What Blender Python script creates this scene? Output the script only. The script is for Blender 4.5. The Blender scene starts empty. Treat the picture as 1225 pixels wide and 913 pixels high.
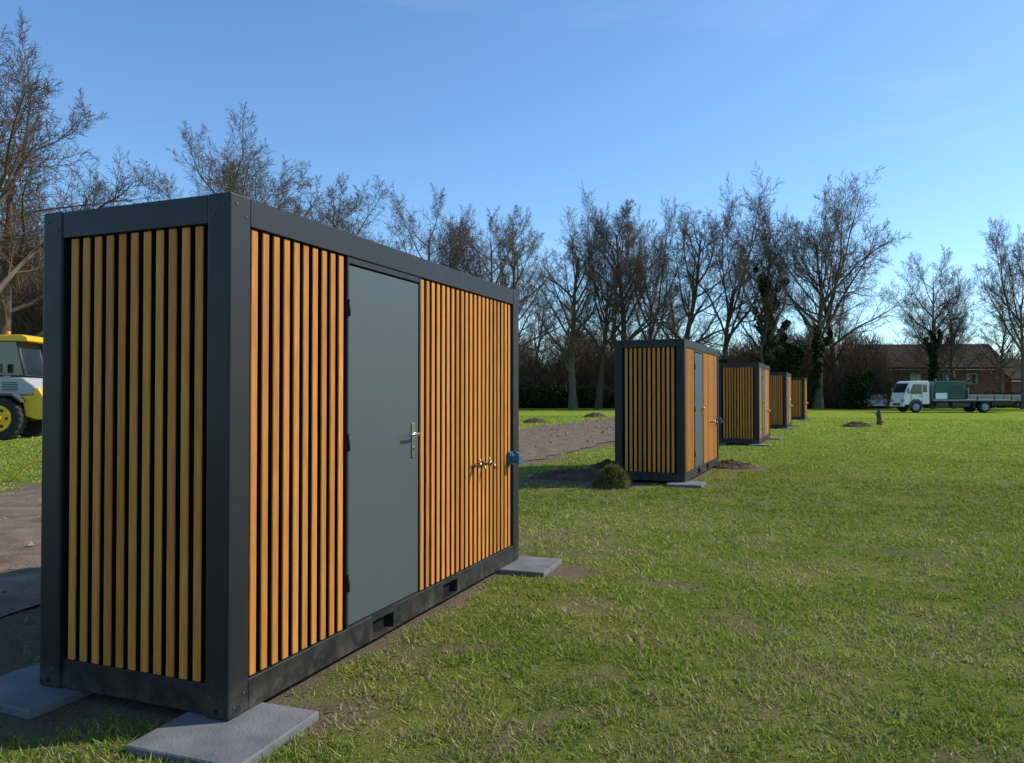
import bpy, bmesh, math, random
import numpy as np
from mathutils import Vector, Matrix
random.seed(7); rng=np.random.default_rng(7)
scene=bpy.context.scene
COL=scene.collection
# ------------------------------------------------------------------ helpers
TAB=rng.random((256,256))
def vnoise(x,y):
    xi=np.floor(x).astype(int); yi=np.floor(y).astype(int)
    fx=x-xi; fy=y-yi; fx=fx*fx*(3-2*fx); fy=fy*fy*(3-2*fy)
    a=TAB[xi%256,yi%256]; b=TAB[(xi+1)%256,yi%256]; c=TAB[xi%256,(yi+1)%256]; d=TAB[(xi+1)%256,(yi+1)%256]
    return (a*(1-fx)+b*fx)*(1-fy)+(c*(1-fx)+d*fx)*fy
def fbm(x,y,o=4):
    s=0;a=.5;t=0
    for i in range(o):
        s=s+a*vnoise(x*2**i+17.3*i,y*2**i+9.1*i); t+=a; a*=.55
    return s/t
def sstep(a,b,x):
    t=np.clip((x-a)/(b-a),0,1); return t*t*(3-2*t)

def new_mat(name,col,rough=.6,metal=0,var=.15,scale=8,bump=0,bscale=40,attr=None,spec=.5,stretch=(1,1,1),col2=None):
    m=bpy.data.materials.new(name); m.use_nodes=True; nt=m.node_tree; N=nt.nodes; L=nt.links
    b=N['Principled BSDF']; b.inputs['Roughness'].default_value=rough; b.inputs['Metallic'].default_value=metal
    b.inputs['Specular IOR Level'].default_value=spec
    tc=N.new('ShaderNodeTexCoord'); mp=N.new('ShaderNodeMapping'); mp.inputs['Scale'].default_value=stretch
    L.new(tc.outputs['Object'],mp.inputs['Vector'])
    n=N.new('ShaderNodeTexNoise'); n.inputs['Scale'].default_value=scale; n.inputs['Detail'].default_value=5
    L.new(mp.outputs[0],n.inputs['Vector'])
    mix=N.new('ShaderNodeMix'); mix.data_type='RGBA'
    c=Vector(col); c2=Vector(col2) if col2 else c*(1+var); c1=c if col2 else c*(1-var)
    mix.inputs[6].default_value=(*c1,1); mix.inputs[7].default_value=(*c2,1)
    r=N.new('ShaderNodeMapRange'); r.inputs[1].default_value=.3; r.inputs[2].default_value=.7
    L.new(n.outputs['Fac'],r.inputs[0]); L.new(r.outputs[0],mix.inputs[0])
    out=mix.outputs[2]
    if attr:
        at=N.new('ShaderNodeAttribute'); at.attribute_name=attr
        mu=N.new('ShaderNodeMix'); mu.data_type='RGBA'; mu.blend_type='MULTIPLY'; mu.inputs[0].default_value=1
        L.new(out,mu.inputs[6]); L.new(at.outputs['Color'],mu.inputs[7]); out=mu.outputs[2]
    L.new(out,b.inputs['Base Color'])
    if bump:
        n2=N.new('ShaderNodeTexNoise'); n2.inputs['Scale'].default_value=bscale; n2.inputs['Detail'].default_value=5
        L.new(mp.outputs[0],n2.inputs['Vector'])
        bp=N.new('ShaderNodeBump'); bp.inputs['Strength'].default_value=bump; bp.inputs['Distance'].default_value=.02
        L.new(n2.outputs['Fac'],bp.inputs['Height']); L.new(bp.outputs[0],b.inputs['Normal'])
    return m
def simple_mat(name,attr='tone',col=None,transl=0):
    m=bpy.data.materials.new(name); m.use_nodes=True; nt=m.node_tree; N=nt.nodes; L=nt.links
    N.remove(N['Principled BSDF']); d=N.new('ShaderNodeBsdfDiffuse'); out=d.outputs[0]
    if col: 
        tc=N.new('ShaderNodeTexCoord'); n=N.new('ShaderNodeTexNoise'); n.inputs['Scale'].default_value=1.2; n.inputs['Detail'].default_value=2
        L.new(tc.outputs['Object'],n.inputs['Vector']); mix=N.new('ShaderNodeMix'); mix.data_type='RGBA'
        mix.inputs[6].default_value=(*[c*.65 for c in col],1); mix.inputs[7].default_value=(*[c*1.35 for c in col],1)
        L.new(n.outputs['Fac'],mix.inputs[0]); src=mix.outputs[2]
    else:
        at=N.new('ShaderNodeAttribute'); at.attribute_name=attr; src=at.outputs['Color']
    L.new(src,d.inputs['Color'])
    if transl:
        tr=N.new('ShaderNodeBsdfTranslucent'); L.new(src,tr.inputs['Color'])
        ms=N.new('ShaderNodeMixShader'); ms.inputs[0].default_value=transl
        L.new(out,ms.inputs[1]); L.new(tr.outputs[0],ms.inputs[2]); out=ms.outputs[0]
    L.new(out,N['Material Output'].inputs['Surface'])
    return m

def np_mesh(name,V,F,mats,col=None,smooth=False):
    V=np.asarray(V,dtype=np.float32); F=np.asarray(F,dtype=np.int32); k=F.shape[1]
    me=bpy.data.meshes.new(name)
    me.vertices.add(len(V)); me.vertices.foreach_set('co',V.ravel())
    me.loops.add(F.size); me.loops.foreach_set('vertex_index',F.ravel())
    me.polygons.add(len(F)); me.polygons.foreach_set('loop_start',np.arange(0,F.size,k,dtype=np.int32))
    try: me.polygons.foreach_set('loop_total',np.full(len(F),k,dtype=np.int32))
    except Exception: pass
    me.polygons.foreach_set('use_smooth',np.full(len(F),smooth,dtype=bool))
    me.update(calc_edges=True); me.validate()
    if col is not None:
        a=me.color_attributes.new('tone','FLOAT_COLOR','POINT')
        c=np.ones((len(V),4),dtype=np.float32); c[:,:3]=col; a.data.foreach_set('color',c.ravel())
    for m in mats: me.materials.append(m)
    return me
def add_obj(name,me,parent=None,loc=(0,0,0),rotz=0,scale=1):
    o=bpy.data.objects.new(name,me); COL.objects.link(o)
    o.location=loc; o.rotation_euler=(0,0,rotz); o.scale=(scale,)*3 if not hasattr(scale,'__len__') else scale
    if parent: o.parent=parent
    return o
def empty(name,loc=(0,0,0),rotz=0,scale=1):
    o=add_obj(name,None,None,loc,rotz,scale); o.empty_display_size=.3; return o

class MB:
    def __init__(s): s.V=[];s.F=[];s.M=[];s.T=[];s.S=[]
    def _take(s,bm,mat,tone,smooth=False,mtx=None):
        if mtx is not None: bmesh.ops.transform(bm,matrix=mtx,verts=bm.verts)
        o=len(s.V); bm.verts.index_update()
        for v in bm.verts: s.V.append(v.co[:]); s.T.append(tone)
        for f in bm.faces: s.F.append([o+v.index for v in f.verts]); s.M.append(mat); s.S.append(smooth)
        bm.free()
    def box(s,x0,x1,y0,y1,z0,z1,bev=0,mat=0,tone=(1,1,1),seg=1,mtx=None):
        bm=bmesh.new(); bmesh.ops.create_cube(bm,size=1)
        for v in bm.verts: v.co=Vector((x0+(v.co.x+.5)*(x1-x0),y0+(v.co.y+.5)*(y1-y0),z0+(v.co.z+.5)*(z1-z0)))
        if bev: bmesh.ops.bevel(bm,geom=bm.edges[:],offset=bev,segments=seg,profile=.5,affect='EDGES')
        s._take(bm,mat,tone,False,mtx)
    def prism(s,prof,y0,y1,mat=0,bev=0,tone=(1,1,1),mtx=None):
        bm=bmesh.new(); a=[bm.verts.new((x,y0,z)) for x,z in prof]; b=[bm.verts.new((x,y1,z)) for x,z in prof]
        n=len(prof); bm.faces.new(a); bm.faces.new(b[::-1])
        for i in range(n): bm.faces.new((a[i],b[i],b[(i+1)%n],a[(i+1)%n]))
        bmesh.ops.recalc_face_normals(bm,faces=bm.faces)
        if bev: bmesh.ops.bevel(bm,geom=bm.edges[:],offset=bev,segments=2,profile=.5,affect='EDGES')
        s._take(bm,mat,tone,False,mtx)
    def cyl(s,c,r,h,axis='z',mat=0,seg=20,r2=None,bev=0,tone=(1,1,1)):
        bm=bmesh.new(); bmesh.ops.create_cone(bm,cap_ends=True,segments=seg,radius1=r,radius2=r if r2 is None else r2,depth=h)
        if bev:
            es=[e for e in bm.edges if abs(e.verts[0].co.z-e.verts[1].co.z)<1e-6]
            bmesh.ops.bevel(bm,geom=es,offset=bev,segments=2,profile=.5,affect='EDGES')
        R={'z':Matrix.Identity(4),'x':Matrix.Rotation(math.pi/2,4,'Y'),'y':Matrix.Rotation(-math.pi/2,4,'X')}[axis]
        s._take(bm,mat,tone,True,Matrix.Translation(c)@R)
    def tube(s,pts,r,mat=0,seg=8,tone=(1,1,1)):
        pts=[Vector(p) for p in pts]; rings=[]
        bm=bmesh.new()
        for i,p in enumerate(pts):
            d=(pts[min(i+1,len(pts)-1)]-pts[max(i-1,0)]).normalized()
            a=d.orthogonal().normalized() if i==0 else (pa-d*pa.dot(d)).normalized()
            pa=a; b=d.cross(a)
            rr=r[i] if hasattr(r,'__len__') else r
            rings.append([bm.verts.new(p+(a*math.cos(t)+b*math.sin(t))*rr) for t in [2*math.pi*k/seg for k in range(seg)]])
        for i in range(len(rings)-1):
            for k in range(seg): bm.faces.new((rings[i][k],rings[i][(k+1)%seg],rings[i+1][(k+1)%seg],rings[i+1][k]))
        bm.faces.new(rings[0][::-1]); bm.faces.new(rings[-1])
        s._take(bm,mat,tone,True)
    def mesh(s,name,mats):
        me=bpy.data.meshes.new(name); me.from_pydata(s.V,[],s.F)
        me.polygons.foreach_set('material_index',s.M)
        a=me.color_attributes.new('tone','FLOAT_COLOR','POINT')
        a.data.foreach_set('color',[c for t in s.T for c in (*t,1)])
        for m in mats: me.materials.append(m)
        sm=[bool(s.S[i]) and len(s.F[i])<=4 for i in range(len(s.F))]
        me.polygons.foreach_set('use_smooth',sm); me.update(); return me

# ------------------------------------------------------------------ materials
def steel(name,col,rough=.42,spec=.5):
    m=bpy.data.materials.new(name); m.use_nodes=True; nt=m.node_tree; N=nt.nodes; L=nt.links
    b=N['Principled BSDF']; tc=N.new('ShaderNodeTexCoord'); b.inputs['Specular IOR Level'].default_value=spec
    n=N.new('ShaderNodeTexNoise'); n.inputs['Scale'].default_value=3; n.inputs['Detail'].default_value=8
    L.new(tc.outputs['Object'],n.inputs['Vector'])
    rr=N.new('ShaderNodeMapRange'); rr.inputs[3].default_value=rough-.08; rr.inputs[4].default_value=rough+.15
    L.new(n.outputs['Fac'],rr.inputs[0]); L.new(rr.outputs[0],b.inputs['Roughness'])
    sx=N.new('ShaderNodeSeparateXYZ'); L.new(tc.outputs['Object'],sx.inputs[0])
    z=N.new('ShaderNodeMapRange'); z.inputs[1].default_value=.0; z.inputs[2].default_value=.22; z.inputs[3].default_value=.75; z.inputs[4].default_value=.05
    L.new(sx.outputs['Z'],z.inputs[0])
    n2=N.new('ShaderNodeTexNoise'); n2.inputs['Scale'].default_value=9; n2.inputs['Detail'].default_value=9; n2.inputs['Roughness'].default_value=.7
    L.new(tc.outputs['Object'],n2.inputs['Vector'])
    r2=N.new('ShaderNodeMapRange'); r2.inputs[1].default_value=.42; r2.inputs[2].default_value=.75
    L.new(n2.outputs['Fac'],r2.inputs[0])
    mu=N.new('ShaderNodeMath'); mu.operation='MULTIPLY'; L.new(z.outputs[0],mu.inputs[0]); L.new(r2.outputs[0],mu.inputs[1])
    mix=N.new('ShaderNodeMix'); mix.data_type='RGBA'; mix.inputs[6].default_value=(*col,1); mix.inputs[7].default_value=(.12,.10,.075,1)
    L.new(mu.outputs[0],mix.inputs[0]); L.new(mix.outputs[2],b.inputs['Base Color'])
    n3=N.new('ShaderNodeTexNoise'); n3.inputs['Scale'].default_value=1.6; n3.inputs['Detail'].default_value=2
    L.new(tc.outputs['Object'],n3.inputs['Vector'])
    bp=N.new('ShaderNodeBump'); bp.inputs['Strength'].default_value=.25; bp.inputs['Distance'].default_value=.01
    L.new(n3.outputs['Fac'],bp.inputs['Height']); L.new(bp.outputs[0],b.inputs['Normal'])
    return m
M_frame=steel('anthracite_steel',(.013,.0135,.014),.42,.32)
M_door=steel('door_grey_steel',(.062,.074,.075),.38,.4)
M_back=new_mat('cladding_backing',(.005,.005,.005),rough=.8,spec=.2)
M_wood=new_mat('slat_wood',(.50,.20,.038),rough=.55,scale=6,var=.2,attr='tone',stretch=(14,14,.8),bump=.15,bscale=12,spec=.18)
M_roof=new_mat('roof_sheet',(.09,.095,.1),rough=.5)
M_chrome=new_mat('brushed_metal',(.5,.48,.45),rough=.25,metal=1,var=.05)
M_brass=new_mat('tap_metal',(.36,.28,.18),rough=.35,metal=1,var=.05)
M_blue=new_mat('blue_plastic',(.015,.11,.20),rough=.35,var=.05)
M_black=new_mat('painted_hole_shade',(.004,.004,.004),rough=.9)
M_rubber=new_mat('tyre_rubber',(.018,.018,.018),rough=.85,bump=.3)
M_pad=new_mat('paving_slab',(.135,.135,.135),rough=.85,scale=5,var=.28,bump=.3,bscale=70)
M_bark=simple_mat('bark',col=(.12,.09,.066))
M_bark2=simple_mat('bark_grey',col=(.155,.12,.088))
M_twig=simple_mat('thicket_twigs')
M_leaf=simple_mat('ivy_leaf')
M_blade=simple_mat('grass_blade',transl=.33)
M_litter=simple_mat('leaf_litter')
M_soil=new_mat('soil',(.13,.088,.058),rough=.95,scale=7,col2=(.06,.038,.025),bump=.9,bscale=18,spec=.1)
M_yellow=new_mat('yellow_paint',(.75,.43,.01),rough=.35,var=.08)
M_silver=new_mat('grey_panel',(.36,.36,.35),rough=.45,var=.06)
M_white=new_mat('white_paint',(.78,.79,.79),rough=.3,var=.05)
M_glass=new_mat('dark_glass',(.02,.03,.035),rough=.06,var=.1,spec=1)
M_green=new_mat('green_paint',(.012,.085,.06),rough=.4,var=.1)
M_chassis=new_mat('chassis_grey',(.05,.05,.052),rough=.6)
M_alu=new_mat('aluminium_dropside',(.22,.235,.25),rough=.45,metal=.3,var=.1)
M_brick=new_mat('brick_wall',(.16,.08,.055),rough=.9,scale=3,var=.3,bump=.3)
M_tiles=new_mat('roof_tiles',(.04,.032,.028),rough=.9,scale=2,var=.35,bump=.5,bscale=8,spec=.1)
M_orange=new_mat('orange_lens',(.7,.22,.01),rough=.3)

# ------------------------------------------------------------------ container cabin
LX,LY,HZ=3.82,1.255,2.5
TH=math.atan2(.9307,.3657)
CABINS=[(-1.332,3.63,TH),(3.0,13.37,TH-math.radians(2.2)),(7.55,23.5,TH-math.radians(1.8)),(12.25,34.3,TH-math.radians(1.5)),(17.5,46.0,TH-math.radians(1.5))]
P=.142; RT=.142; RB=.15
def build_cabin_meshes():
    out={}
    b=MB()
    for x in (0,LX-P):
        for y in (0,LY-P):
            b.box(x,x+P,y,y+P,0,HZ,.009,seg=2)
    g=.003
    for y0,y1 in ((g,P-.02),(LY-P+.02,LY-g)):
        b.box(P,LX-P,y0,y1,HZ-RT,HZ-g,.004)
    for x0,x1 in ((g,P-.02),(LX-P+.02,LX-g)):
        b.box(x0,x1,P,LY-P,HZ-RT,HZ-g,.004)
    for x0,x1 in ((.02,P-.02),(LX-P+.02,LX-.02)):
        b.box(x0,x1,P,LY-P,g,RB,.004)
    cuts=[(P,1.28),(1.53,2.26),(2.50,LX-P)]
    for y0,y1 in ((g,P-.02),(LY-P+.02,LY-g)):
        for a,c in cuts: b.box(a,c,y0,y1,g,RB,.003)
        for a,c in ((1.28,1.53),(2.26,2.50)):
            b.box(a,c,y0,y1,.118,RB,0); b.box(a,c,y0,y1,g,.018,0)
    out['frame']=b.mesh('frame',[M_frame])
    b=MB(); b.box(P-.01,LX-P+.01,P-.03,LY-P+.03,HZ-.045,HZ-.02); 
    for i in range(17):
        x=.2+i*.2; b.box(x,x+.09,P-.02,LY-P+.02,HZ-.02,HZ-.006,.003)
    out['roof']=b.mesh('roof',[M_roof])
    b=MB(); e=.058
    b.box(.09,LX-.09,e,LY-e,.02,HZ-.06); b.box(e,LX-e,.09,LY-.09,.021,HZ-.061)
    out['wall_core']=b.mesh('wall_core',[M_back])
    b=MB(); sw=.048; pitch=.0835; d0,dm,d1=.018,.029,.0575; z0,z1=RB+.004,HZ-RT-.004; r=.004
    def tone():
        k=random.uniform(.78,1.15); h=random.uniform(-.07,.07); return (k,k*(1+h),k*(1+h*1.6))
    def slats(a,c,side):
        n=int((c-a+pitch-sw)/pitch); off=((c-a)-(n*pitch-(pitch-sw)))/2
        for i in range(n):
            s=a+off+i*pitch; t=tone(); j=random.uniform(-.0012,.0012)
            if side=='f': b.box(s,s+sw,d0+j,dm,z0,z1,.003,tone=t); b.box(s+r,s+sw-r,dm,d1,z0,z1,mat=1)
            if side=='b': b.box(s,s+sw,LY-dm,LY-d0-j,z0,z1,.003,tone=t); b.box(s+r,s+sw-r,LY-d1,LY-dm,z0,z1,mat=1)
            if side=='l': b.box(d0+j,dm,s,s+sw,z0,z1,.003,tone=t); b.box(dm,d1,s+r,s+sw-r,z0,z1,mat=1)
            if side=='r': b.box(LX-dm,LX-d0-j,s,s+sw,z0,z1,.003,tone=t); b.box(LX-d1,LX-dm,s+r,s+sw-r,z0,z1,mat=1)
    slats(P+.01,.985,'f'); slats(1.905,LX-P-.01,'f'); slats(P+.01,LX-P-.01,'b'); slats(P+.012,LY-P-.012,'l'); slats(P+.012,LY-P-.012,'r')
    out['wood_slats']=b.mesh('wood_slats',[M_wood,M_back])
    b=MB()
    b.box(1.012,1.880,.012,.053,RB+.012,HZ-RT-.05,.004,0)
    out['door_leaf']=b.mesh('door_leaf',[M_door])
    b=MB()
    b.box(.990,1.008,.006,.054,RB+.002,HZ-RT-.002,.002); b.box(1.884,1.902,.006,.054,RB+.002,HZ-RT-.002,.002)
    b.box(1.009,1.883,.008,.054,HZ-RT-.04,HZ-RT-.003,.002); b.box(1.009,1.883,.004,.054,RB+.001,RB+.009,.001)
    for z in (.42,1.25,2.05): b.cyl((1.0,-.001,z),.008,.10,'z',seg=10)
    out['door_frame']=b.mesh('door_frame',[M_frame])
    b=MB()
    hx,hz=1.80,1.22
    b.box(hx-.02,hx+.02,.002,.012,hz-.12,hz+.12,.004,seg=2)
    b.cyl((hx,-.018,hz+.045),.010,.05,'y',seg=12)
    b.tube([(hx,-.042,hz+.045),(hx-.03,-.046,hz+.045),(hx-.08,-.046,hz+.044),(hx-.135,-.042,hz+.042)],.0095,seg=10)
    b.cyl((hx,.0,hz-.055),.011,.02,'y',seg=12)
    out['door_handle']=b.mesh('door_handle',[M_chrome])
    b=MB()
    for tx in (2.83,3.03):
        z=.955
        b.cyl((tx,.012,z),.022,.014,'y',seg=16); b.cyl((tx,-.015,z),.011,.05,'y',seg=12)
        b.cyl((tx,-.04,z+.005),.015,.04,'z',seg=12)
        b.tube([(tx,-.04,z),(tx,-.07,z+.004),(tx,-.085,z-.012),(tx,-.09,z-.04)],.0085,seg=10)
        b.cyl((tx,-.042,z+.033),.006,.026,'z',seg=8); b.tube([(tx-.03,-.042,z+.047),(tx,-.042,z+.05),(tx+.03,-.042,z+.047)],.006,seg=8)
    out['water_taps']=b.mesh('water_taps',[M_brass])
    b=MB()
    sx,sz=3.60,.955
    b.box(sx-.045,sx+.045,-.02,.017,sz-.06,sz+.06,.012,seg=2)
    b.cyl((sx,-.045,sz-.01),.036,.07,'y',seg=18,r2=.03,bev=.004)
    b.box(sx-.04,sx+.04,-.10,-.078,sz-.05,sz+.035,.008,seg=2)
    b.tube([(sx,-.08,sz+.03),(sx,-.06,sz+.055),(sx,-.03,sz+.06)],.012,seg=8)
    out['power_socket']=b.mesh('power_socket',[M_blue])
    b=MB()
    for x in (.04,.105,LX-.105,LX-.04):
        for z in (.05,.1,HZ-.05,HZ-.10):
            if (x in(.04,LX-.04))!=(z in(.05,HZ-.05)): continue
            b.cyl((x,-.001,z),.007,.006,'y',seg=10)
    for y in (.04,.105,LY-.105,LY-.04):
        for z in (.05,.1,HZ-.05,HZ-.10):
            if (y in(.04,LY-.04))!=(z in(.05,HZ-.05)): continue
            b.cyl((-.001,y,z),.007,.006,'x',seg=10)
    for x in (.07,LX-.07): b.cyl((x,.0015,.035),.016,.007,'y',mat=1,seg=14)  # black discs paint the shade inside the post holes; no hole is cut
    for y in (.07,LY-.07): b.cyl((.0015,y,.035),.016,.007,'x',mat=1,seg=14)
    out['corner_bolts']=b.mesh('corner_bolts',[M_chassis,M_black])
    return out
CM=build_cabin_meshes()
pad=MB(); pad.box(-.3,.3,-.3,.3,-.02,.028,.006); PADM=pad.mesh('paving_slab',[M_pad])
for i,(x,y,a) in enumerate(CABINS):
    e=empty('container_cabin',(x,y,.03),a)
    for k,me in CM.items(): add_obj(k,me,e)
    u=(math.cos(a),math.sin(a)); v=(-math.sin(a),math.cos(a))
    for (s,t,ds,dt) in ((0,0,-.04,-.03),(LX,0,-.14,-.08),(0,LY,.06,.03),(LX,LY,-.1,.02)):
        s+=ds; t+=dt
        o=add_obj('paving_slab',PADM,None,(x+u[0]*s+v[0]*t,y+u[1]*s+v[1]*t,0),a+random.uniform(-.05,.05))

# ------------------------------------------------------------------ ground
U=np.array([.3657,.9307]); VV=np.array([-.9307,.3657])
BLOBS=[(.3,6.85,.6,.4,.95),(.65,7.7,.8,.5,.5),(-.95,3.85,.28,.25,.8),(-1.75,3.75,.7,.5,.35),(-.6,4.6,.2,.35,.5),(0.5,8.6,.8,.5,.5),(1.7,13.9,2.0,.9,1.1),(4.7,16.4,.9,.8,.9),
       (3.1,13.2,.6,.35,.8),(-2.3,3.9,.5,.4,.9),(2.0,7.0,.3,.2,.3),(3.4,9.4,.4,.2,.3),(9.0,26.8,1.0,.5,.6),(16.4,36.6,1.3,.8,.7)]
def dirtmask(x,y):
    w=x*VV[0]+y*VV[1]; s=x*U[0]+y*U[1]
    n=fbm(x*.9,y*.9); n2=fbm(x*3.1+5,y*3.1+8)
    d=np.zeros_like(x)
    edge=4.2+1.6*sstep(6,12,s)
    road=sstep(edge-.5,edge+.5,w+(n-.5)*2.2)*(1-sstep(12.0,12.9,w+(n2-.5)*1.5+(n-.5)*1.5))*(1-sstep(56,62,s))
    d=np.maximum(d,road)
    for bx,by,rx,ry,k in BLOBS:
        q=np.sqrt(((x-bx)/rx)**2+((y-by)/ry)**2)+(n2-.5)*1.3
        d=np.maximum(d,k*(1-sstep(.45,1.15,q)))
    for cx,cy,a in CABINS:
        lx=(x-cx)*math.cos(a)+(y-cy)*math.sin(a); ly=-(x-cx)*math.sin(a)+(y-cy)*math.cos(a)
        q=np.maximum(np.maximum(-lx,lx-LX),np.maximum(-ly,ly-LY))
        d=np.maximum(d,.9*(1-sstep(-.02,.16,q+(n2-.5)*.25)))
    near=1-sstep(5,20,np.hypot(x,y))
    n3=fbm(x*1.9+31,y*1.9+3)
    d=np.maximum(d,(.14+.45*near)*sstep(.56,.74,n2*.45+n3*.55+.035*near))
    return np.clip(d,0,1)
def zground(x,y):
    return -.03*fbm(x*1.3+3,y*1.3)
n=600; t=np.linspace(-1,1,n); A=600/np.sinh(6.2)
gx=2+A*np.sinh(6.2*t); gy=7+A*np.sinh(6.2*t)
X,Y=np.meshgrid(gx,gy); X=X.ravel();Y=Y.ravel()
D=dirtmask(X,Y); Z=zground(X,Y)+D*.006*(fbm(X*8,Y*8)-.5)
idx=np.arange(n*n).reshape(n,n)
F=np.stack([idx[:-1,:-1].ravel(),idx[:-1,1:].ravel(),idx[1:,1:].ravel(),idx[1:,:-1].ravel()],1)
far=sstep(12,45,np.hypot(X,Y))
gcol=np.stack([D,far,D*0],1)
M_ground=bpy.data.materials.new('grass_ground'); M_ground.use_nodes=True
nt=M_ground.node_tree; N=nt.nodes; L=nt.links; N.remove(N['Principled BSDF']); b=N.new('ShaderNodeBsdfDiffuse'); L.new(b.outputs[0],N['Material Output'].inputs['Surface'])
at=N.new('ShaderNodeAttribute'); at.attribute_name='tone'; sp=N.new('ShaderNodeSeparateColor'); L.new(at.outputs['Color'],sp.inputs[0])
tc=N.new('ShaderNodeTexCoord')
def noise(scale,detail=5,rough=.6):
    q=N.new('ShaderNodeTexNoise'); q.inputs['Scale'].default_value=scale; q.inputs['Detail'].default_value=detail; q.inputs['Roughness'].default_value=rough
    L.new(tc.outputs['Object'],q.inputs['Vector']); return q
def mixc(f,a,b_):
    q=N.new('ShaderNodeMix'); q.data_type='RGBA'
    L.new(f,q.inputs[0])
    for i,c in ((6,a),(7,b_)):
        if isinstance(c,tuple): q.inputs[i].default_value=(*c,1)
        else: L.new(c,q.inputs[i])
    return q.outputs[2]
def rng_(s,a,b_,c=0,d=1):
    q=N.new('ShaderNodeMapRange'); q.inputs[1].default_value=a;q.inputs[2].default_value=b_;q.inputs[3].default_value=c;q.inputs[4].default_value=d
    L.new(s,q.inputs[0]); return q.outputs[0]
nA=noise(1.1); nB=noise(14); nC=noise(60,6,.7); nD=noise(.22,3)
g1=mixc(rng_(nB.outputs['Fac'],.35,.65),(.09,.115,.02),(.175,.20,.038))
g2=mixc(rng_(nA.outputs['Fac'],.42,.68,0,.6),g1,(.24,.21,.08))
gf1=mixc(rng_(nA.outputs['Fac'],.3,.7),(.165,.235,.030),(.26,.30,.052))
gf=mixc(rng_(nD.outputs['Fac'],.35,.65,0,.5),gf1,(.19,.275,.026))
g3=mixc(sp.outputs[1],g2,gf)
s1=mixc(rng_(nC.outputs['Fac'],.35,.65),(.085,.06,.04),(.24,.185,.13))
s2=mixc(rng_(nB.outputs['Fac'],.4,.7,0,.7),s1,(.18,.14,.10))
L.new(mixc(sp.outputs[0],g3,s2),b.inputs['Color'])
bp=N.new('ShaderNodeBump'); bp.inputs['Strength'].default_value=.9; bp.inputs['Distance'].default_value=.03; L.new(nC.outputs['Fac'],bp.inputs['Height']); L.new(bp.outputs[0],b.inputs['Normal'])
add_obj('ground',np_mesh('ground',np.stack([X,Y,Z],1),F,[M_ground],gcol,True))

ns=260; ss=np.linspace(-14,57,ns); rows=[]
for k in range(9):
    f=k/8
    lo=5.2+.9*sstep(6,12,ss)+(fbm(ss*.7,ss*0+3)-.5)*1.0; hi=12.0+(fbm(ss*.6,ss*0+9)-.5)*1.0
    w=lo+(hi-lo)*f
    rows.append(np.stack([ss*U[0]+w*VV[0],ss*U[1]+w*VV[1],np.full(ns,.004)],1))
R=np.concatenate(rows); idx=np.arange(9*ns).reshape(9,ns)
F=np.stack([idx[:-1,:-1].ravel(),idx[:-1,1:].ravel(),idx[1:,1:].ravel(),idx[1:,:-1].ravel()],1)[:,::-1]
M_road=new_mat('dirt_gravel',(.115,.08,.055),rough=.95,scale=3,col2=(.23,.175,.125),bump=.8,bscale=26,spec=.05)
add_obj('dirt_road',np_mesh('dirt_road',R,F,[M_road]))

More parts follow.
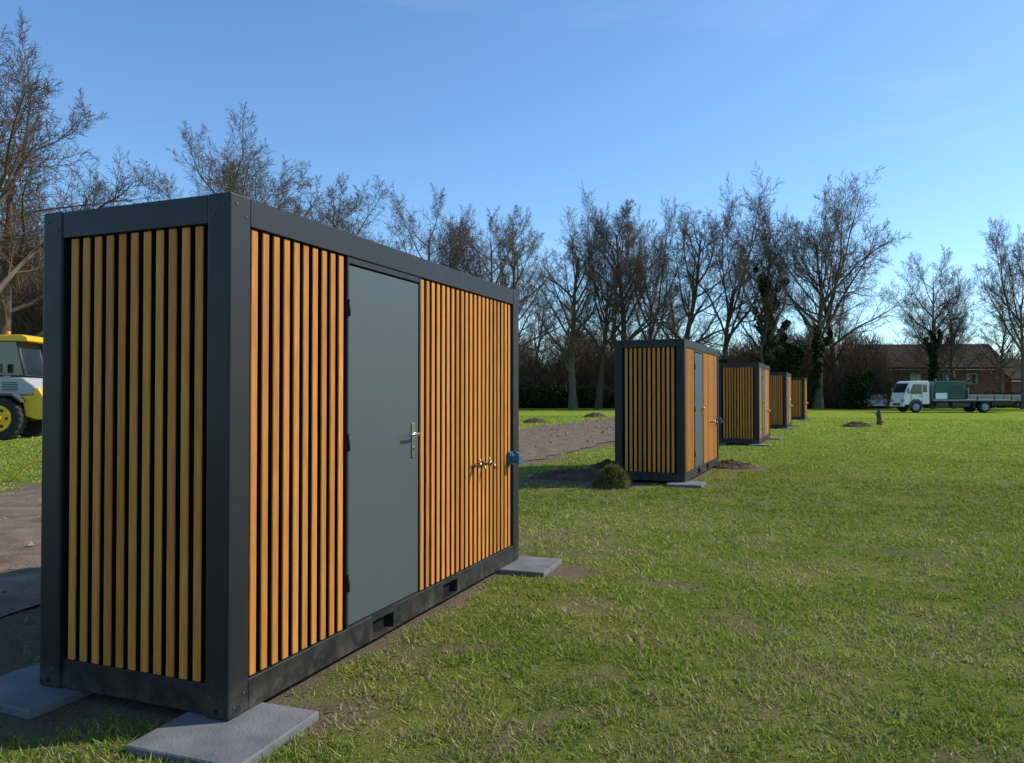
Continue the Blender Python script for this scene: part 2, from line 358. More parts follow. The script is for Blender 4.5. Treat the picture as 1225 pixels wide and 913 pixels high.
# ------------------------------------------------------------------ grass blades
def inside_cabin(x,y,m=0.0):
    r=np.zeros(len(x),bool)
    for cx,cy,a in CABINS:
        lx=(x-cx)*math.cos(a)+(y-cy)*math.sin(a); ly=-(x-cx)*math.sin(a)+(y-cy)*math.cos(a)
        r|=(lx>-m)&(lx<LX+m)&(ly>-m)&(ly<LY+m)
        for (s,t_,ds,dt) in ((0,0,-.04,-.03),(LX,0,-.14,-.08),(0,LY,.06,.03),(LX,LY,-.1,.02)):
            r|=(abs(lx-s-ds)<.315)&(abs(ly-t_-dt)<.315)
    return r
def blades(N_,r0,r1,seed,hmul=1):
    g=np.random.default_rng(seed)
    r=np.exp(g.uniform(math.log(r0),math.log(r1),N_)); th=g.uniform(-math.radians(46),math.radians(46),N_)
    x=r*np.sin(th); y=r*np.cos(th)
    d=dirtmask(x,y); clump=fbm(x*5+2,y*5+4,3)
    keep=(g.random(N_)>d*1.15)&(~inside_cabin(x,y,.01))&(g.random(N_)<.22+1.7*sstep(.32,.68,clump))
    w_=x*VV[0]+y*VV[1]; s_=x*U[0]+y*U[1]
    keep&=~((w_>6.2)&(w_<11.6)&(s_<57))
    x,y,r,d,clump=x[keep],y[keep],r[keep],d[keep],clump[keep]; m=len(x)
    h=(.012+.030*g.random(m)**1.7)*(.55+.9*clump)*(1+.012*r)*hmul; w=(.0015+.00085*r)*g.uniform(.7,1.3,m)
    a=g.uniform(0,2*math.pi,m); l=g.uniform(0,2*math.pi,m); lean=h*g.uniform(.1,1.8,m)
    z=zground(x,y)-.004
    dx=np.cos(a)*w;dy=np.sin(a)*w
    V=np.empty((m,3,3),np.float32)
    V[:,0]=np.stack([x-dx,y-dy,z],1);V[:,1]=np.stack([x+dx,y+dy,z],1);V[:,2]=np.stack([x+np.cos(l)*lean,y+np.sin(l)*lean,z+h],1)
    big=fbm(x*.25+7,y*.25+1,3); med=fbm(x*1.3+11,y*1.3+6,3)
    c=np.empty((m,3)); t=g.random(m)
    base=np.array([.25,.34,.040]); dark=np.array([.135,.205,.027]); yel=np.array([.47,.46,.10]); straw=np.array([.58,.48,.27])
    k=g.random((m,1))
    c[:]=base*(1-k)+dark*k
    ym=(t<.25+.5*sstep(.45,.7,med)); c[ym]=c[ym]*.45+yel*.55
    near=1-sstep(4,20,r)
    sm=g.random(m)<(.06+.28*sstep(.42,.68,med)*near+.25*d+.09*near); c[sm]=straw*g.uniform(.3,1,(sm.sum(),1))
    c*=(.68+.64*big)[:,None]*(1+.22*sstep(8,35,r))[:,None]
    C=np.repeat(c,3,0)
    return V.reshape(-1,3),C
Va,Ca=blades(800000,2.2,55,3)
add_obj('grass',np_mesh('grass',Va,np.arange(len(Va)).reshape(-1,3),[M_blade],Ca))
g=np.random.default_rng(5); m=5000
r=np.exp(g.uniform(math.log(2.4),math.log(22),m)); th=g.uniform(-.8,.8,m); x=r*np.sin(th); y=r*np.cos(th)
k=~inside_cabin(x,y,0)&(fbm(x*.8,y*.8)>.48); x,y,r=x[k],y[k],r[k]; m=len(x)
sz=(.004+.009*g.random(m)**2)*(1+.03*r); a=g.uniform(0,6.28,m); tl=g.uniform(-.5,.5,(m,2))
q=np.array([[-1,-.5],[1,-.6],[1.1,.5],[-.8,.6]])
V=np.empty((m,4,3))
for i in range(4):
    px=q[i,0]*np.cos(a)-q[i,1]*np.sin(a); py=q[i,0]*np.sin(a)+q[i,1]*np.cos(a)
    V[:,i]=np.stack([x+px*sz,y+py*sz,.002+g.uniform(0,.008,m)+sz*(px*tl[:,0]+py*tl[:,1])],1)
c=np.array([.17,.12,.07])*g.uniform(.3,1.5,(m,1))
add_obj('fallen_leaves',np_mesh('fallen_leaves',V.reshape(-1,3),np.arange(m*4).reshape(-1,4),[M_litter],np.repeat(c,4,0)))
g=np.random.default_rng(15); m=5000
s_=g.uniform(-2,50,m); w_=g.uniform(4.4,12.2,m); sc=np.where(g.random(m)<.04,.035,.012)*g.uniform(.5,1.5,m)*(1+.02*s_)
c0=np.stack([s_*U[0]+w_*VV[0],s_*U[1]+w_*VV[1],sc*.3],1)
oc=np.array([[1,0,0],[0,1,0],[-1,0,0],[0,-1,0],[0,0,1],[0,0,-1]],float)
V=c0[:,None]+oc[None]*sc[:,None,None]*g.uniform(.6,1.3,(m,6,1))
fo=np.array([[0,1,4],[1,2,4],[2,3,4],[3,0,4]]); F=(np.arange(m)[:,None,None]*6+fo[None]).reshape(-1,3)
c=np.array([.20,.155,.11])*g.uniform(.4,1.4,(m,1))
add_obj('gravel_stones',np_mesh('gravel_stones',V.reshape(-1,3),F,[M_litter],np.repeat(c,6,0)))

# ------------------------------------------------------------------ mounds, sods
def mound(name,x,y,rx,ry,h,mat,seed,rough=.6,rotz=0):
    nr,na=26,56; V=[]
    for i in range(nr+1):
        for j in range(na):
            f=i/nr; a=2*math.pi*j/na
            V.append((f*math.cos(a),f*math.sin(a)))
    V=np.array(V); n1=fbm(V[:,0]*3+seed,V[:,1]*3+seed*2,5); n2=fbm(V[:,0]*9+seed,V[:,1]*9,3)
    f=np.hypot(V[:,0],V[:,1]); z=np.maximum(0,1-f**2)**.7*np.clip(1-rough+rough*2.0*(n1-.1),.05,2)*h+h*.35*(n2-.5)*(1-f**4)-.01*f
    k=1+.35*(fbm(np.cos(np.arctan2(V[:,1],V[:,0]))*1.5+seed,np.sin(np.arctan2(V[:,1],V[:,0]))*1.5+5)-.5)
    P3=np.stack([V[:,0]*rx*k,V[:,1]*ry*k,np.nan_to_num(z)-.012],1)
    idx=np.arange((nr+1)*na).reshape(nr+1,na); jn=np.roll(idx,-1,1)
    F=np.stack([idx[:-1].ravel(),idx[1:].ravel(),jn[1:].ravel(),jn[:-1].ravel()],1)
    return add_obj(name,np_mesh(name,P3,F,[mat],None,False),None,(x,y,0),rotz),P3
mound('soil_mound',1.35,14.4,1.0,.45,.18,M_soil,2)
mound('soil_mound',2.0,14.6,.7,.5,.32,M_soil,5)
mound('soil_mound',4.75,16.5,.5,.45,.15,M_soil,8)
mound('soil_mound',16.6,37.0,.8,.5,.22,M_soil,11)
mound('soil_mound',1.2,42,.7,.6,.24,M_soil,14); mound('soil_mound',5.6,52,.8,.8,.28,M_soil,15)
M_sod=new_mat('sod',(.05,.045,.02),rough=.95,scale=8,col2=(.07,.09,.02),bump=.6)
def sod(x,y,s,h,seed):
    e=empty('sod_pile',(x,y,0)); o,P3=mound('sod_core',0,0,s,s*.75,h,M_sod,seed,.5); o.parent=e; o.location=(0,0,0)
    g=np.random.default_rng(seed); i=g.integers(0,len(P3)-1,5200); m=len(i)
    p=P3[i]+g.normal(0,.008,(m,3)); d=p*np.array([1.2,1.2,.8]); d/=np.linalg.norm(d,axis=1)[:,None]+1e-6
    d=d+g.normal(0,.55,(m,3)); L_=g.uniform(.02,.06,m)[:,None]; w=g.normal(0,.006,(m,3))
    V=np.stack([p-w,p+w,p+d*L_],1).reshape(-1,3)
    c=np.array([.17,.21,.035])*g.uniform(.4,1.4,(m,1)); br=g.random(m)<.5; c[br]=np.array([.17,.12,.065])*g.uniform(.4,1.2,(br.sum(),1))
    add_obj('sod_grass',np_mesh('sod_grass',V,np.arange(len(V)).reshape(-1,3),[M_blade],np.repeat(c,3,0)),e)
sod(1.68,12.95,.30,.36,3)

b=MB()
b.tube([(0,0,0),(.02,0,.25),(-.01,.02,.5),(.03,0,.78)],[.14,.11,.12,.07],seg=9); b.tube([(0,0,.1),(.2,.1,.16),(.32,.1,.1)],[.06,.05,.02],seg=6); b.tube([(0,0,.3),(-.12,0,.5),(-.16,0,.62)],[.05,.04,.02],seg=6)
st=empty('tree_stump',(18.6,39.0,0)); add_obj('stump_wood',b.mesh('stump',[M_bark]),st)
b=MB(); b.box(-.02,.02,-.02,.02,0,.9,.003); b.box(-.022,.022,-.022,.022,.7,.78,0,mat=1); 
e=empty('survey_stake',(8.35,25.6,0)); add_obj('stake_shaft',b.mesh('stake',[M_white,M_orange]),e)
b=MB()
b.tube([(-9.1,14.0,-.02),(-8.98,14.0,.12),(-8.85,14,.25),(-8.68,14,.34),(-8.45,14.02,.38),(-8.2,14.05,.33),(-8.0,14.1,.18),(-7.88,14.15,-.02)],.018,seg=8); e=empty('yellow_pipe'); add_obj('pipe_loop',b.mesh('pipe',[M_yellow]),e)

# ------------------------------------------------------------------ trees
class TreeGen:
    def __init__(s,seed): s.r=random.Random(seed); s.V=[]; s.F=[]; s.n=0
    def tube(s,P_,R_,k):
        m=len(P_); d=np.gradient(P_,axis=0); d/=np.linalg.norm(d,axis=1)[:,None]+1e-9
        ref=np.array([.31,.77,.55]) if abs(d[0,2])>.6 else np.array([.1,.2,.97])
        a=np.cross(d,ref); a/=np.linalg.norm(a,axis=1)[:,None]+1e-9; b_=np.cross(d,a)
        t=np.arange(k)*2*math.pi/k
        V=P_[:,None]+R_[:,None,None]*(a[:,None]*np.cos(t)[None,:,None]+b_[:,None]*np.sin(t)[None,:,None])
        s.V.append(V.reshape(-1,3)); i=s.n+np.arange(m*k).reshape(m,k); j=np.roll(i,-1,1)
        s.F.append(np.stack([i[:-1].ravel(),j[:-1].ravel(),j[1:].ravel(),i[1:].ravel()],1)); s.n+=m*k
    def grow(s,p,d,L_,r0,lvl,prm):
        R=s.r; n=prm['seg'][lvl]; pts=[p]; q=np.array(p,float); d=np.array(d,float)
        for i in range(n):
            d=d+np.array([R.gauss(0,1),R.gauss(0,1),R.gauss(0,1)])*prm['wob'][lvl]; d[2]+=prm['trop'][lvl]
            d/=math.sqrt(d@d); q=q+d*L_/n; pts.append(q)
        P_=np.array(pts); t=np.linspace(0,1,n+1); tp=prm['taper'][lvl]; rad=r0*(1-(1-tp)*t)
        if lvl==0: rad[0]*=1.35
        s.tube(P_,rad,prm['sides'][lvl])
        if lvl>=prm['max']: return
        nc=prm['nc'][lvl]; az=R.random()*6.28
        for k in range(nc):
            f=prm['f0'][lvl]+(1-prm['f0'][lvl])*((k+R.random())/nc); f=min(f,.995)
            i=min(int(f*n),n-1); u=f*n-i; pos=P_[i]*(1-u)+P_[i+1]*u; dd=P_[i+1]-P_[i]; dd/=math.sqrt(dd@dd)
            az+=2.4+R.uniform(-.5,.5)
            o=np.cross(dd,[.3,.2,.93] if abs(dd[2])<.9 else [1,0,0]); o/=math.sqrt(o@o)+1e-9; o2=np.cross(dd,o)
            ang=math.radians(R.gauss(prm['ang'][lvl]*(1.15-.45*f),8))
            cd=dd*math.cos(ang)+(o*math.cos(az)+o2*math.sin(az))*math.sin(ang)
            cl=L_*prm['rat'][lvl]*(1.15-.6*f)*R.uniform(.8,1.15)
            cr=max(rad[i]*prm['rr'][lvl]*R.uniform(.75,1.1),prm['rmin'])
            s.grow(pos,cd,cl,cr,lvl+1,prm)
def tree_mesh(name,seed,H,kind,mat):
    T=TreeGen(seed); 
    prm=dict(seg=[8,7,5,3,2],wob=[.05,.12,.16,.2,.22],trop=[.02,.09,.06,.05,.04],sides=[9,6,4,3,3],taper=[.2,.14,.25,.35,.5],max=4,
             rmin=.0105,rr=[.55,.48,.5,.65])
    if kind=='round': prm.update(nc=[17,12,10,8],f0=[.25,.22,.12,.08],ang=[62,50,50,48],rat=[.60,.44,.42,.5]); tl=.74
    elif kind=='tall': prm.update(nc=[20,10,9,7],f0=[.22,.2,.12,.08],ang=[47,44,46,46],rat=[.48,.43,.44,.5]); tl=.80
    else: prm.update(nc=[11,15,9,8],f0=[.5,.2,.12,.08],ang=[52,46,46,46],rat=[1.35,.38,.42,.5]); prm['rr']=[.6,.42,.5,.65]; tl=.42
    prm['trop'][1]=.07 if kind!='fan' else .05
    T.grow(np.zeros(3),[0,0,1],H*tl,H*.019,0,prm)
    V=np.concatenate(T.V); V[:,2]-=.1
    V[:,2]*=H/np.percentile(V[:,2],99.0)
    return np_mesh(name,V,np.concatenate(T.F),[mat],None,True)
TM=[tree_mesh('tr_r1',1,20,'round',M_bark),tree_mesh('tr_r2',2,20,'round',M_bark2),tree_mesh('tr_t1',3,20,'tall',M_bark),
    tree_mesh('tr_t2',4,20,'tall',M_bark2),tree_mesh('tr_f1',5,20,'fan',M_bark),tree_mesh('tr_f2',6,20,'fan',M_bark2)]
def tree(k,x,y,H,rot=0,wide=1.0,name='bare_tree'):
    return add_obj(name,TM[k],None,(x,y,0),rot,(H/20*wide,H/20*wide,H/20))
tree(4,-25.3,38,20.5,.4,1.25); tree(0,-29,44,18.5,2.0,1.3); tree(1,-36,58,17,1,1.1); tree(3,-27.5,52,15,1,1.2);tree(2,-33,60,15,3,1.2); 
tree(1,-18.6,50,19.0,1.2,1.15); tree(0,-13.4,58,17.5,2.6,1.0); tree(0,-18.2,56,18.5,4.4,1.1); tree(3,-23.5,62,15.5,.3,1.2)
tree(0,-6.8,62,17.2,.5,.9); tree(0,-1.6,62,16.6,3.2,.85); tree(1,-5.6,68,17.6,1.9,.9); tree(2,-1.0,70,17,5.2,1.0); tree(2,2.4,88,13.5,.2,1.0)
tree(3,6.2,78,20.0,1.0,1.1); tree(4,9.0,80,21.2,2.2,.9); tree(2,11.4,79,20.8,4.0,1.1); tree(5,14.4,81,21.2,.7,.85); tree(2,17.4,80,20.6,5.5,1.05)
tree(4,22.0,80,23.2,3.7,.9); tree(3,26.3,79,21.3,.9,.9); tree(5,31.8,80,23.8,1.8,1.1); tree(2,35.0,83,21,2.9,1.0)
tree(0,43.8,80,16.0,.2,.85); tree(5,52.0,78,19,4.4,.9); tree(3,57,80,20,1.3,1.2); tree(1,48.5,88,14,2.3,.9); tree(4,63,76,20,.3,1.1)
tree(3,20,92,16,1.7,1.2);tree(2,12,94,15,.7,1.2);tree(1,39.5,95,13,1.3,1.0)
tree(2,47.2,82,11,.9,1.2); tree(3,56,88,12,.4,1.3)

# ------------------------------------------------------------------ ivy
def leaves(name,centers,rad,n,size,cols,seed,parent=None):
    g=np.random.default_rng(seed); C=np.array(centers,float); i=g.integers(0,len(C),n)
    d=g.normal(0,1,(n,3)); d/=np.linalg.norm(d,axis=1)[:,None]; R=np.array(rad)[i]*g.random(n)**.4
    p=C[i]+d*R[:,None]*np.array([1,1,1.1]); a=g.normal(0,1,(n,3)); a/=np.linalg.norm(a,axis=1)[:,None]; b_=np.cross(a,g.normal(0,1,(n,3))); b_/=np.linalg.norm(b_,axis=1)[:,None]
    s=(size*g.uniform(.6,1.4,n))[:,None]
    V=np.stack([p-a*s,p+b_*s*.6,p+a*s,p-b_*s*.6],1).reshape(-1,3)
    V[:,2]=np.maximum(V[:,2],.01)
    c=np.array(cols)[g.integers(0,len(cols),n)]*g.uniform(.5,1.4,(n,1))*(g.uniform(.6,1.2,len(C))[i])[:,None]
    return add_obj(name,np_mesh(name,V,np.arange(n*4).reshape(-1,4),[M_leaf],np.repeat(c,4,0)),parent)
IVC=[(.022,.042,.014),(.04,.06,.022),(.03,.048,.014)]
def ivy(x,y,z0,z1,w,seed,n=9000,limbs=()):
    g=np.random.default_rng(seed); cs=[];rs=[]
    e=empty('ivy',(0,0,0)); K=26
    for k in range(K):
        f=(k+g.random())/K; z=z0+(z1-z0)*f; a=g.uniform(0,6.28); r=w*g.uniform(0,.7)
        cs.append((x+math.cos(a)*r,y+math.sin(a)*r,z)); rs.append(w*g.uniform(.45,1.0))
    for (zs,dx,dy,dz,wr) in limbs:
        for k in range(9):
            f=(k+g.random())/9; cs.append((x+dx*f+g.normal(0,.15),y+dy*f+g.normal(0,.2),zs+dz*f**.8)); rs.append(wr*g.uniform(.4,1.0)*(1-.4*f))
    leaves('ivy_leaves',cs,rs,n,.14,IVC,seed,e)
ivy(26.3,79,1.5,13.5,.75,1,13000,[(4,2.2,.4,5,.8),(6,-1.3,.2,4.5,.7),(8,1.6,-.3,5.5,.65),(3,3.2,.5,3.2,.9),(9.5,-.9,.1,5,.5)])
ivy(28.9,79.5,.5,6.5,1.0,19,5000,[(3,1.2,0,3,.6)]); ivy(43.8,80,.5,8.0,.5,2,4500,[(5,.9,0,3.2,.4),(4.5,-.8,0,3,.4)]); ivy(31.8,80,1.5,8.5,.55,3,3500,[(5,1.3,0,3,.4)]); ivy(22.0,80,.3,5,.5,4,2500); ivy(34.5,77,0,3.0,1.2,6,3500,[(1.5,1.5,.3,2,.9)])

# ------------------------------------------------------------------ thickets
def thicket(name,x0,y0,x1,y1,depth,hmin,hmax,n,seed,cols,rad=.02,sn=.25):
    g=np.random.default_rng(seed); f=g.random(n); x=x0+(x1-x0)*f+g.normal(0,.2,n); y=y0+(y1-y0)*f+g.uniform(-depth,depth,n)
    Hh=hmin+(hmax-hmin)*np.clip(fbm(x*sn+seed,y*.1+seed,4)*2-.5,0,1)
    z0=Hh*g.random(n)**1.3*.85; L_=np.maximum(.5,(Hh-z0))*g.uniform(.25,.75,n)
    d=np.stack([g.normal(0,.42,n),g.normal(0,.42,n),g.uniform(.35,1,n)],1); d/=np.linalg.norm(d,axis=1)[:,None]
    p=np.stack([x,y,z0],1); q=p+d*L_[:,None]; r=rad*g.uniform(.5,1.5,n)
    a=np.cross(d,g.normal(0,1,(n,3))); a/=np.linalg.norm(a,axis=1)[:,None]; b_=np.cross(d,a)
    V=np.empty((n,4,3)); V[:,3]=q
    for k in range(3):
        t=k*2.094; V[:,k]=p+(a*math.cos(t)+b_*math.sin(t))*r[:,None]
    i=np.arange(n)[:,None]*4; F=np.concatenate([i+np.array([[0,1,3]]),i+np.array([[1,2,3]]),i+np.array([[2,0,3]])])
    c=np.array(cols)[g.integers(0,len(cols),n)]*g.uniform(.5,1.4,(n,1))
    return add_obj(name,np_mesh(name,V.reshape(-1,3),F,[M_twig],np.repeat(c,4,0)))
brown=[(.15,.11,.08),(.19,.14,.10),(.13,.10,.08),(.21,.135,.09)]
dark=[(.075,.06,.038),(.10,.072,.05),(.06,.065,.034)]
thicket('hedgerow',-2,84,41,84,1.5,2.2,3.6,30000,1,dark,.045)
thicket('thicket',-4,88,42,90,4,4.5,11.5,46000,2,brown,.028)
thicket('thicket',24,82,40,83,2,3,8,12000,3,[(.16,.10,.065),(.10,.075,.05)],.03)
thicket('thicket',40,108,80,106,4,4,9,18000,4,brown,.035)
thicket('thicket',-50,66,-12,66,4,5,11,26000,5,brown,.03)
thicket('thicket',-42,58,-26,56,4,7,16,26000,15,brown,.026)
thicket('hedgerow',-50,61,-10,64,1.5,2.5,4,20000,6,dark,.04)
thicket('distant_tree_line',-140,150,170,150,12,8,14,36000,7,[(.2,.16,.13),(.17,.14,.12)],.09,.08)  # paler, greyer twigs: distance haze put into the colour
thicket('hedgerow',40,86,78,84,1.0,1.2,2.4,16000,8,[(.08,.07,.045),(.11,.08,.055)],.04)
g=np.random.default_rng(3)
cs=[(x,83.0+g.uniform(-1,1),g.uniform(.4,1.8)) for x in np.arange(-2,42,.45)]
leaves('evergreen_hedge',cs,[.9]*len(cs),15000,.17,[(.035,.045,.018),(.05,.05,.025),(.03,.04,.015)],4)

# ------------------------------------------------------------------ house
def house(x,y,rot,Lh,Wd,eave,ridge,name='brick_house'):
    e=empty(name,(x,y,0),rot)
    b=MB(); b.box(0,Lh,0,Wd,0,eave)
    for xx in (0,Lh-.25):
        bm=bmesh.new(); vs=[(xx,0,eave),(xx,Wd,eave),(xx,Wd/2,ridge-.1)]; vs2=[(xx+.25,*v[1:]) for v in vs]
        A_=[bm.verts.new(v) for v in vs]; B_=[bm.verts.new(v) for v in vs2]; bm.faces.new(A_); bm.faces.new(B_[::-1])
        for i in range(3): bm.faces.new((A_[i],B_[i],B_[(i+1)%3],A_[(i+1)%3]))
        bmesh.ops.recalc_face_normals(bm,faces=bm.faces); b._take(bm,0,(1,1,1))
    add_obj('walls',b.mesh('walls',[M_brick]),e)
    b=MB(); o=.5; sl=(ridge-eave)/(Wd/2)
    for sgn in (0,1):
        bm=bmesh.new(); ye=-o if sgn==0 else Wd+o; ze=eave-o*sl
        pr=[(ye,ze),(Wd/2,ridge),(Wd/2,ridge+.18),(ye,ze+.18)]
        A_=[bm.verts.new((-.4,*p)) for p in pr]; B_=[bm.verts.new((Lh+.4,*p)) for p in pr]
        bm.faces.new(A_); bm.faces.new(B_[::-1])
        for i in range(4): bm.faces.new((A_[i],B_[i],B_[(i+1)%4],A_[(i+1)%4]))
        bmesh.ops.recalc_face_normals(bm,faces=bm.faces); b._take(bm,0,(1,1,1))
    b.box(Lh*.7,Lh*.7+.7,Wd/2-.35,Wd/2+.35,ridge-.3,ridge+1.0,.02,mat=1)
    add_obj('roof',b.mesh('roof_h',[M_tiles,M_brick]),e)
    b=MB()
    for k in range(4):
        wx=1.2+k*(Lh-2.4)/4; zt=eave-.9
        b.box(wx,wx+1.3,-.04,.05,zt-1.3,zt,.01,mat=0); b.box(wx+.08,wx+.6,-.06,.02,zt-1.22,zt-.08,0,mat=1); b.box(wx+.7,wx+1.22,-.06,.02,zt-1.22,zt-.08,0,mat=1)
    b.box(-.5,Lh+.5,-.68,-.56,eave-.52,eave-.42,.02,mat=0)
    add_obj('windows',b.mesh('windows',[M_silver,M_glass]),e)
house(43.5,93,-.06,15.5,8,4.9,7.6)
house(63,97,.1,10,7,3.6,6.0,'brick_house')

# ------------------------------------------------------------------ truck
def wheel(b,x,y,r,w,mt,mr,mh=None,out=-1):
    b.cyl((x,y,r),r,w,'y',mat=mt,seg=28,bev=r*.09); b.cyl((x,y+out*w*.5,r),r*.62,w*.10,'y',mat=mr,seg=24,bev=.01)
    b.cyl((x,y+out*(w*.5+.04),r),r*.2,w*.2,'y',mat=mr,seg=14)
    for k in range(6):
        a=k*math.pi/3; b.cyl((x+math.cos(a)*r*.42,y+out*(w*.5+.02),r+math.sin(a)*r*.42),r*.07,.03+w*.06,'y',mat=mh if mh is not None else mt,seg=8)
def truck(x,y,rot,s):
    e=empty('flatbed_truck',(x,y,0),rot,s)
    b=MB()
    cab=[(.05,.55),(0,1.05),(.08,1.35),(.42,2.15),(.62,2.25),(1.75,2.27),(1.86,2.15),(1.9,.62)]
    b.prism(cab,-.95,.95,0,.05)
    b.box(-.06,.05,-.98,.98,.42,.72,.04,mat=0)
    add_obj('cab',b.mesh('cab',[M_white]),e)
    b=MB()
    for sy in (-1,1):
        y0,y1=(-.972,-.94) if sy<0 else (.94,.972)
        b.prism([(.42,1.38),(.66,2.02),(1.28,2.02),(1.28,1.32),(.55,1.32)],y0,y1,0)
        b.prism([(1.4,1.45),(1.4,2.0),(1.68,2.0),(1.68,1.45)],y0,y1,0)
    m=Matrix.Translation((.245,0,1.75))@Matrix.Rotation(math.atan2(.34,.8),4,'Y'); b.box(-.03,.012,-.82,.82,-.36,.36,.01,mtx=m)
    add_obj('cab_windows',b.mesh('cabw',[M_glass]),e)
    b=MB(); b.box(-.075,-.055,-.55,.55,.5,.66,.01); b.box(-.09,-.06,-.9,-.62,.75,.95,.02,mat=1);b.box(-.02,.02,.62,.9,.75,.95,.02,mat=1)
    b.box(.15,.25,-1.22,-1.12,1.35,1.75,.03); b.tube([(.3,-.96,1.8),(.2,-1.16,1.78)],.02); b.box(.15,.25,1.12,1.22,1.35,1.75,.03)
    b.box(.52,.535,-.975,-.96,.7,1.32); b.box(1.31,1.325,-.975,-.96,.7,2.05); b.box(1.1,1.25,-.985,-.97,1.15,1.19)
    b.prism([(.35,.38),(.42,.75),(.7,.95),(1.05,.95),(1.3,.75),(1.38,.38)],-.985,-.93)
    add_obj('trim',b.mesh('trim',[M_chassis,M_silver]),e)
    b=MB(); 
    for sy in(-1,1):
        wheel(b,.87,sy*.86,.40,.26,0,1,out=sy); wheel(b,5.9,sy*.82,.40,.45,0,1,out=sy)
    add_obj('wheels',b.mesh('wheels',[M_rubber,M_silver]),e)
    b=MB(); b.box(1.2,8.4,-.5,-.38,.55,.78,.01); b.box(1.2,8.4,.38,.5,.55,.78,.01); b.box(3.6,4.9,-.9,-.55,.4,.72,.03); b.box(2.4,3.3,-.92,-.5,.38,.75,.03)
    b.box(8.3,8.42,-1.0,1.0,.45,.62,.02)
    for k in (5.15,6.45): b.box(k,k+.05,-1.0,-.7,.3,.85,.01)
    add_obj('chassis',b.mesh('chassis',[M_chassis]),e)
    b=MB(); b.box(2.05,8.5,-1.1,1.1,.82,.95,.015); 
    for sy in (-1,1):
        for k in range(3):
            a=4.75+k*1.26; y0=sy*1.085; b.box(a,a+1.22,min(y0,y0+sy*.035),max(y0,y0+sy*.035),.97,1.26,.01)
            b.box(a+.5,a+.58,min(y0,y0+sy*.06),max(y0,y0+sy*.06),.9,1.2,.005,mat=1)
    b.box(8.46,8.5,-1.08,1.08,.97,1.26,.01); b.box(4.65,4.72,-1.05,1.05,.96,1.75,.01); b.box(2.05,2.1,-1.05,1.05,.96,1.9,.01)
    add_obj('flatbed',b.mesh('flatbed',[M_alu,M_chassis]),e)
    b=MB(); b.box(2.2,4.5,-1.0,.7,.97,2.25,.05,seg=2); b.box(3.3,4.3,-1.012,-.99,1.3,1.95,.01,mat=1)
    for k in range(6): b.box(3.4,4.2,-1.02,-1.008,1.36+k*.09,1.39+k*.09)
    b.cyl((2.7,-.2,2.3),.1,.2,'z',mat=1,seg=12); b.cyl((3.6,-.2,2.28),.06,.3,'z',mat=1,seg=12)
    b.box(2.25,3.1,-1.09,-1.02,.97,1.40,.02,mat=2)
    add_obj('generator_unit',b.mesh('gen',[M_green,M_chassis,M_white]),e)
    return e
truck(32.3,64.5,math.radians(1.5),(1.14,1.12,1.16))

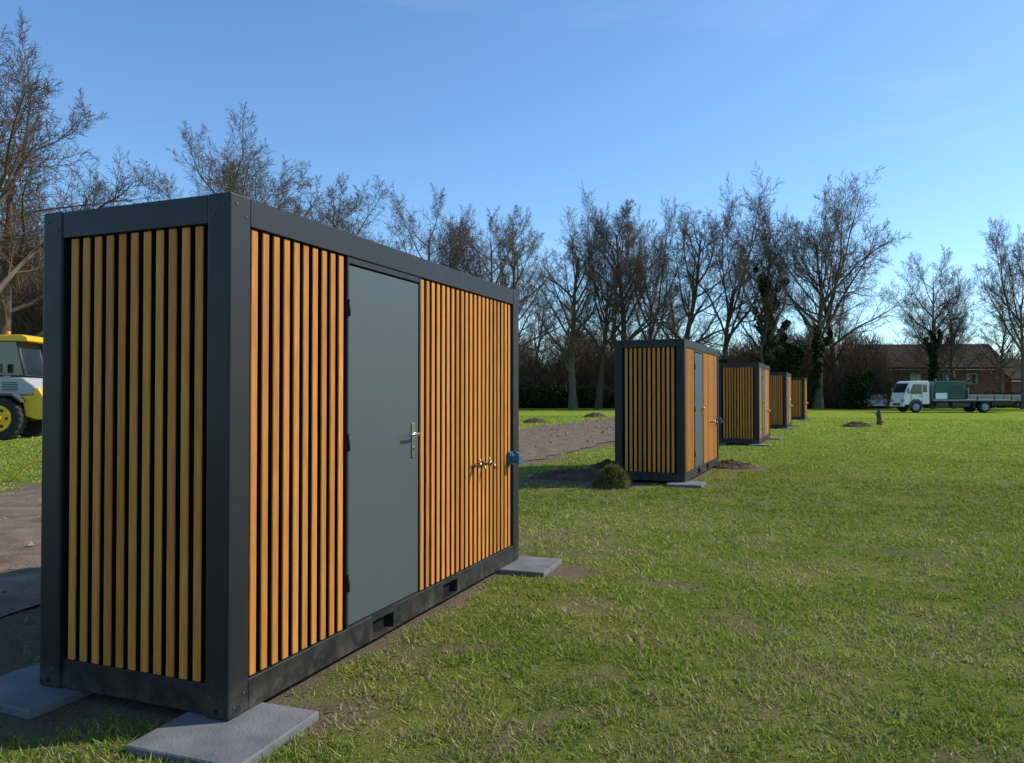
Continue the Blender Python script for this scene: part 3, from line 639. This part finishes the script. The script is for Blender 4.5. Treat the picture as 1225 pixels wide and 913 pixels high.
# ------------------------------------------------------------------ wheel loader
def loader(x,y,rot,s=1):
    e=empty('wheel_loader',(x,y,0),rot,s)
    b=MB()
    for sy in (-1,1):
        for wx in (0,-2.9):
            wheel(b,wx,sy*.88,.70,.5,0,1,out=sy)
            for k in range(22):
                a=k*2*math.pi/22; m=Matrix.Translation((wx,sy*.88,.70))@Matrix.Rotation(a,4,'Y'); b.box(-.05,.05,-.24,.24,.66,.715,.01,mat=0,mtx=m)
    add_obj('wheels',b.mesh('lw',[M_rubber,M_yellow]),e)
    b=MB()
    b.prism([(-.75,1.45),(-.75,2.10),(.55,2.05),(.95,1.75),(1.0,1.45)],-.72,.72,1,.05)
    b.prism([(.72,.75),(.60,1.44),(.99,1.46),(.98,1.72),(1.12,1.70),(1.30,1.40),(1.34,.85),(1.1,.65)],-.86,.86,0,.04)
    b.box(-1.6,.7,-.4,.4,.6,1.44,.04,mat=2)
    for y0,y1 in ((-1.16,-.74),(.74,1.16)):
        b.prism([(-.8,1.30),(-.55,1.52),(.45,1.52),(.72,1.3),(.72,1.22),(.42,1.44),(-.5,1.44),(-.8,1.22)],y0,y1,2,.01)
    for k in range(5): b.box(1.30,1.345,-.55,.55,.95+k*.07,.98+k*.07,0,mat=2)
    for k in range(5): b.box(-.1,.4,-.735,-.715,1.62+k*.06,1.645+k*.06,mat=2)
    add_obj('rear_body',b.mesh('lb',[M_yellow,M_silver,M_chassis]),e)
    b=MB()
    b.prism([(-1.45,1.2),(-1.35,2.2),(-1.2,3.25),(.35,3.25),(.6,2.3),(.6,2.1),(-.78,2.12),(-.8,1.2)],-.60,.60,1,.02)
    for px_ in ((-1.38,-1.22,1.2,3.25),(.58,.33,2.1,3.25)):
        for sy in (-.63,.63): b.tube([(px_[0],sy,px_[2]),(px_[1],sy,px_[3])],.045,mat=2,seg=6)
    for sy in (-.63,.63): b.tube([(-.45,sy,2.1),(-.42,sy,3.25)],.035,mat=2,seg=6)
    b.prism([(-1.42,3.25),(-1.36,3.42),(.55,3.47),(.72,3.38),(.72,3.25)],-.78,.78,0,.03)
    b.box(-.1,.05,-.9,-.78,2.2,2.5,.02,mat=2); b.cyl((-.3,0,3.55),.07,.16,'z',mat=3,seg=12)
    add_obj('cab',b.mesh('lc',[M_yellow,M_glass,M_chassis,M_orange]),e)
    b=MB()
    b.box(-3.5,-1.6,-.42,.42,.65,1.35,.05)
    for sy in (-.5,.5):
        b.prism([(-2.0,1.9),(-2.0,1.65),(-3.6,1.25),(-4.4,.55),(-4.55,.7),(-3.75,1.5),(-2.6,1.95)],sy-.06,sy+.06,0,.01)
        b.tube([(-2.1,sy*.5,1.2),(-3.6,sy*.5,1.2)],.07,mat=1)
    b.prism([(-4.45,.15),(-4.4,1.1),(-4.5,1.1),(-4.7,.35),(-5.3,.12),(-5.3,.05),(-4.6,.05)],-1.2,1.2,1,.01)
    add_obj('front_frame_and_bucket',b.mesh('lf',[M_yellow,M_chassis]),e)
loader(-17.5,27.2,.08,1.04)

def car(x,y,rot):
    e=empty('parked_car',(x,y,0),rot)
    b=MB(); b.prism([(0,.3),(-.02,.7),(.15,.9),(1.1,1.0),(1.75,1.45),(3.1,1.48),(3.9,1.02),(4.25,.95),(4.3,.35),(4.1,.25),(.2,.25)],-.85,.85,0,.05)
    b.prism([(1.22,1.02),(1.8,1.38),(3.05,1.40),(3.65,1.02)],-.87,-.84,1); b.prism([(1.22,1.02),(1.8,1.38),(3.05,1.40),(3.65,1.02)],.84,.87,1)
    for wx in (.8,3.45):
        for sy in (-1,1): wheel(b,wx,sy*.78,.32,.2,2,0,out=sy)
    add_obj('body',b.mesh('car',[M_silver,M_glass,M_rubber]),e)
car(36.2,81,.3)

# ------------------------------------------------------------------ light, sky, camera
AZ=12; EL=37
sun=bpy.data.lights.new('sun','SUN'); sun.energy=5.0; sun.angle=math.radians(.5); sun.color=(1,.93,.83)
so=bpy.data.objects.new('sun',sun); COL.objects.link(so)
dv=Vector((math.cos(math.radians(AZ))*math.cos(math.radians(EL)),math.sin(math.radians(AZ))*math.cos(math.radians(EL)),math.sin(math.radians(EL))))
so.rotation_euler=dv.to_track_quat('Z','Y').to_euler(); so.location=(20,5,20)
w=bpy.data.worlds.new('World'); scene.world=w; w.use_nodes=True; nt=w.node_tree; N=nt.nodes; L=nt.links
bg=N['Background']; bg.inputs['Strength'].default_value=.13
sky=N.new('ShaderNodeTexSky'); sky.sky_type='NISHITA'; sky.sun_disc=False; sky.sun_elevation=math.radians(EL); sky.sun_rotation=math.radians(90-AZ)
sky.air_density=1.0; sky.dust_density=.4; sky.ozone_density=1.5
tc=N.new('ShaderNodeTexCoord'); mp=N.new('ShaderNodeMapping'); mp.inputs['Scale'].default_value=(1.2,3.0,9); mp.inputs['Rotation'].default_value=(.1,.12,.3)
L.new(tc.outputs['Generated'],mp.inputs['Vector'])
nz=N.new('ShaderNodeTexNoise'); nz.inputs['Scale'].default_value=1.3; nz.inputs['Detail'].default_value=6; nz.inputs['Roughness'].default_value=.55; nz.inputs['Distortion'].default_value=.4
L.new(mp.outputs[0],nz.inputs['Vector'])
mr=N.new('ShaderNodeMapRange'); mr.inputs[1].default_value=.57; mr.inputs[2].default_value=.85; mr.inputs[4].default_value=.24; L.new(nz.outputs['Fac'],mr.inputs[0])
ti=N.new('ShaderNodeMix'); ti.data_type='RGBA'; ti.blend_type='MULTIPLY'; ti.inputs[0].default_value=1; ti.inputs[7].default_value=(.95,1.27,1.55,1); L.new(sky.outputs[0],ti.inputs[6])
mx=N.new('ShaderNodeMix'); mx.data_type='RGBA'; L.new(mr.outputs[0],mx.inputs[0]); L.new(ti.outputs[2],mx.inputs[6]); mx.inputs[7].default_value=(6.5,6.9,7.3,1)
L.new(mx.outputs[2],bg.inputs['Color'])
cam=bpy.data.cameras.new('camera'); co=bpy.data.objects.new('camera',cam); COL.objects.link(co); scene.camera=co
cam.sensor_width=36; cam.lens=27.04; cam.clip_end=3000; cam.clip_start=.05
co.location=(0,0,1.57); co.rotation_euler=(math.radians(90.903),0,0)
scene.view_settings.view_transform='Standard'; scene.view_settings.look='None'; scene.view_settings.exposure=0
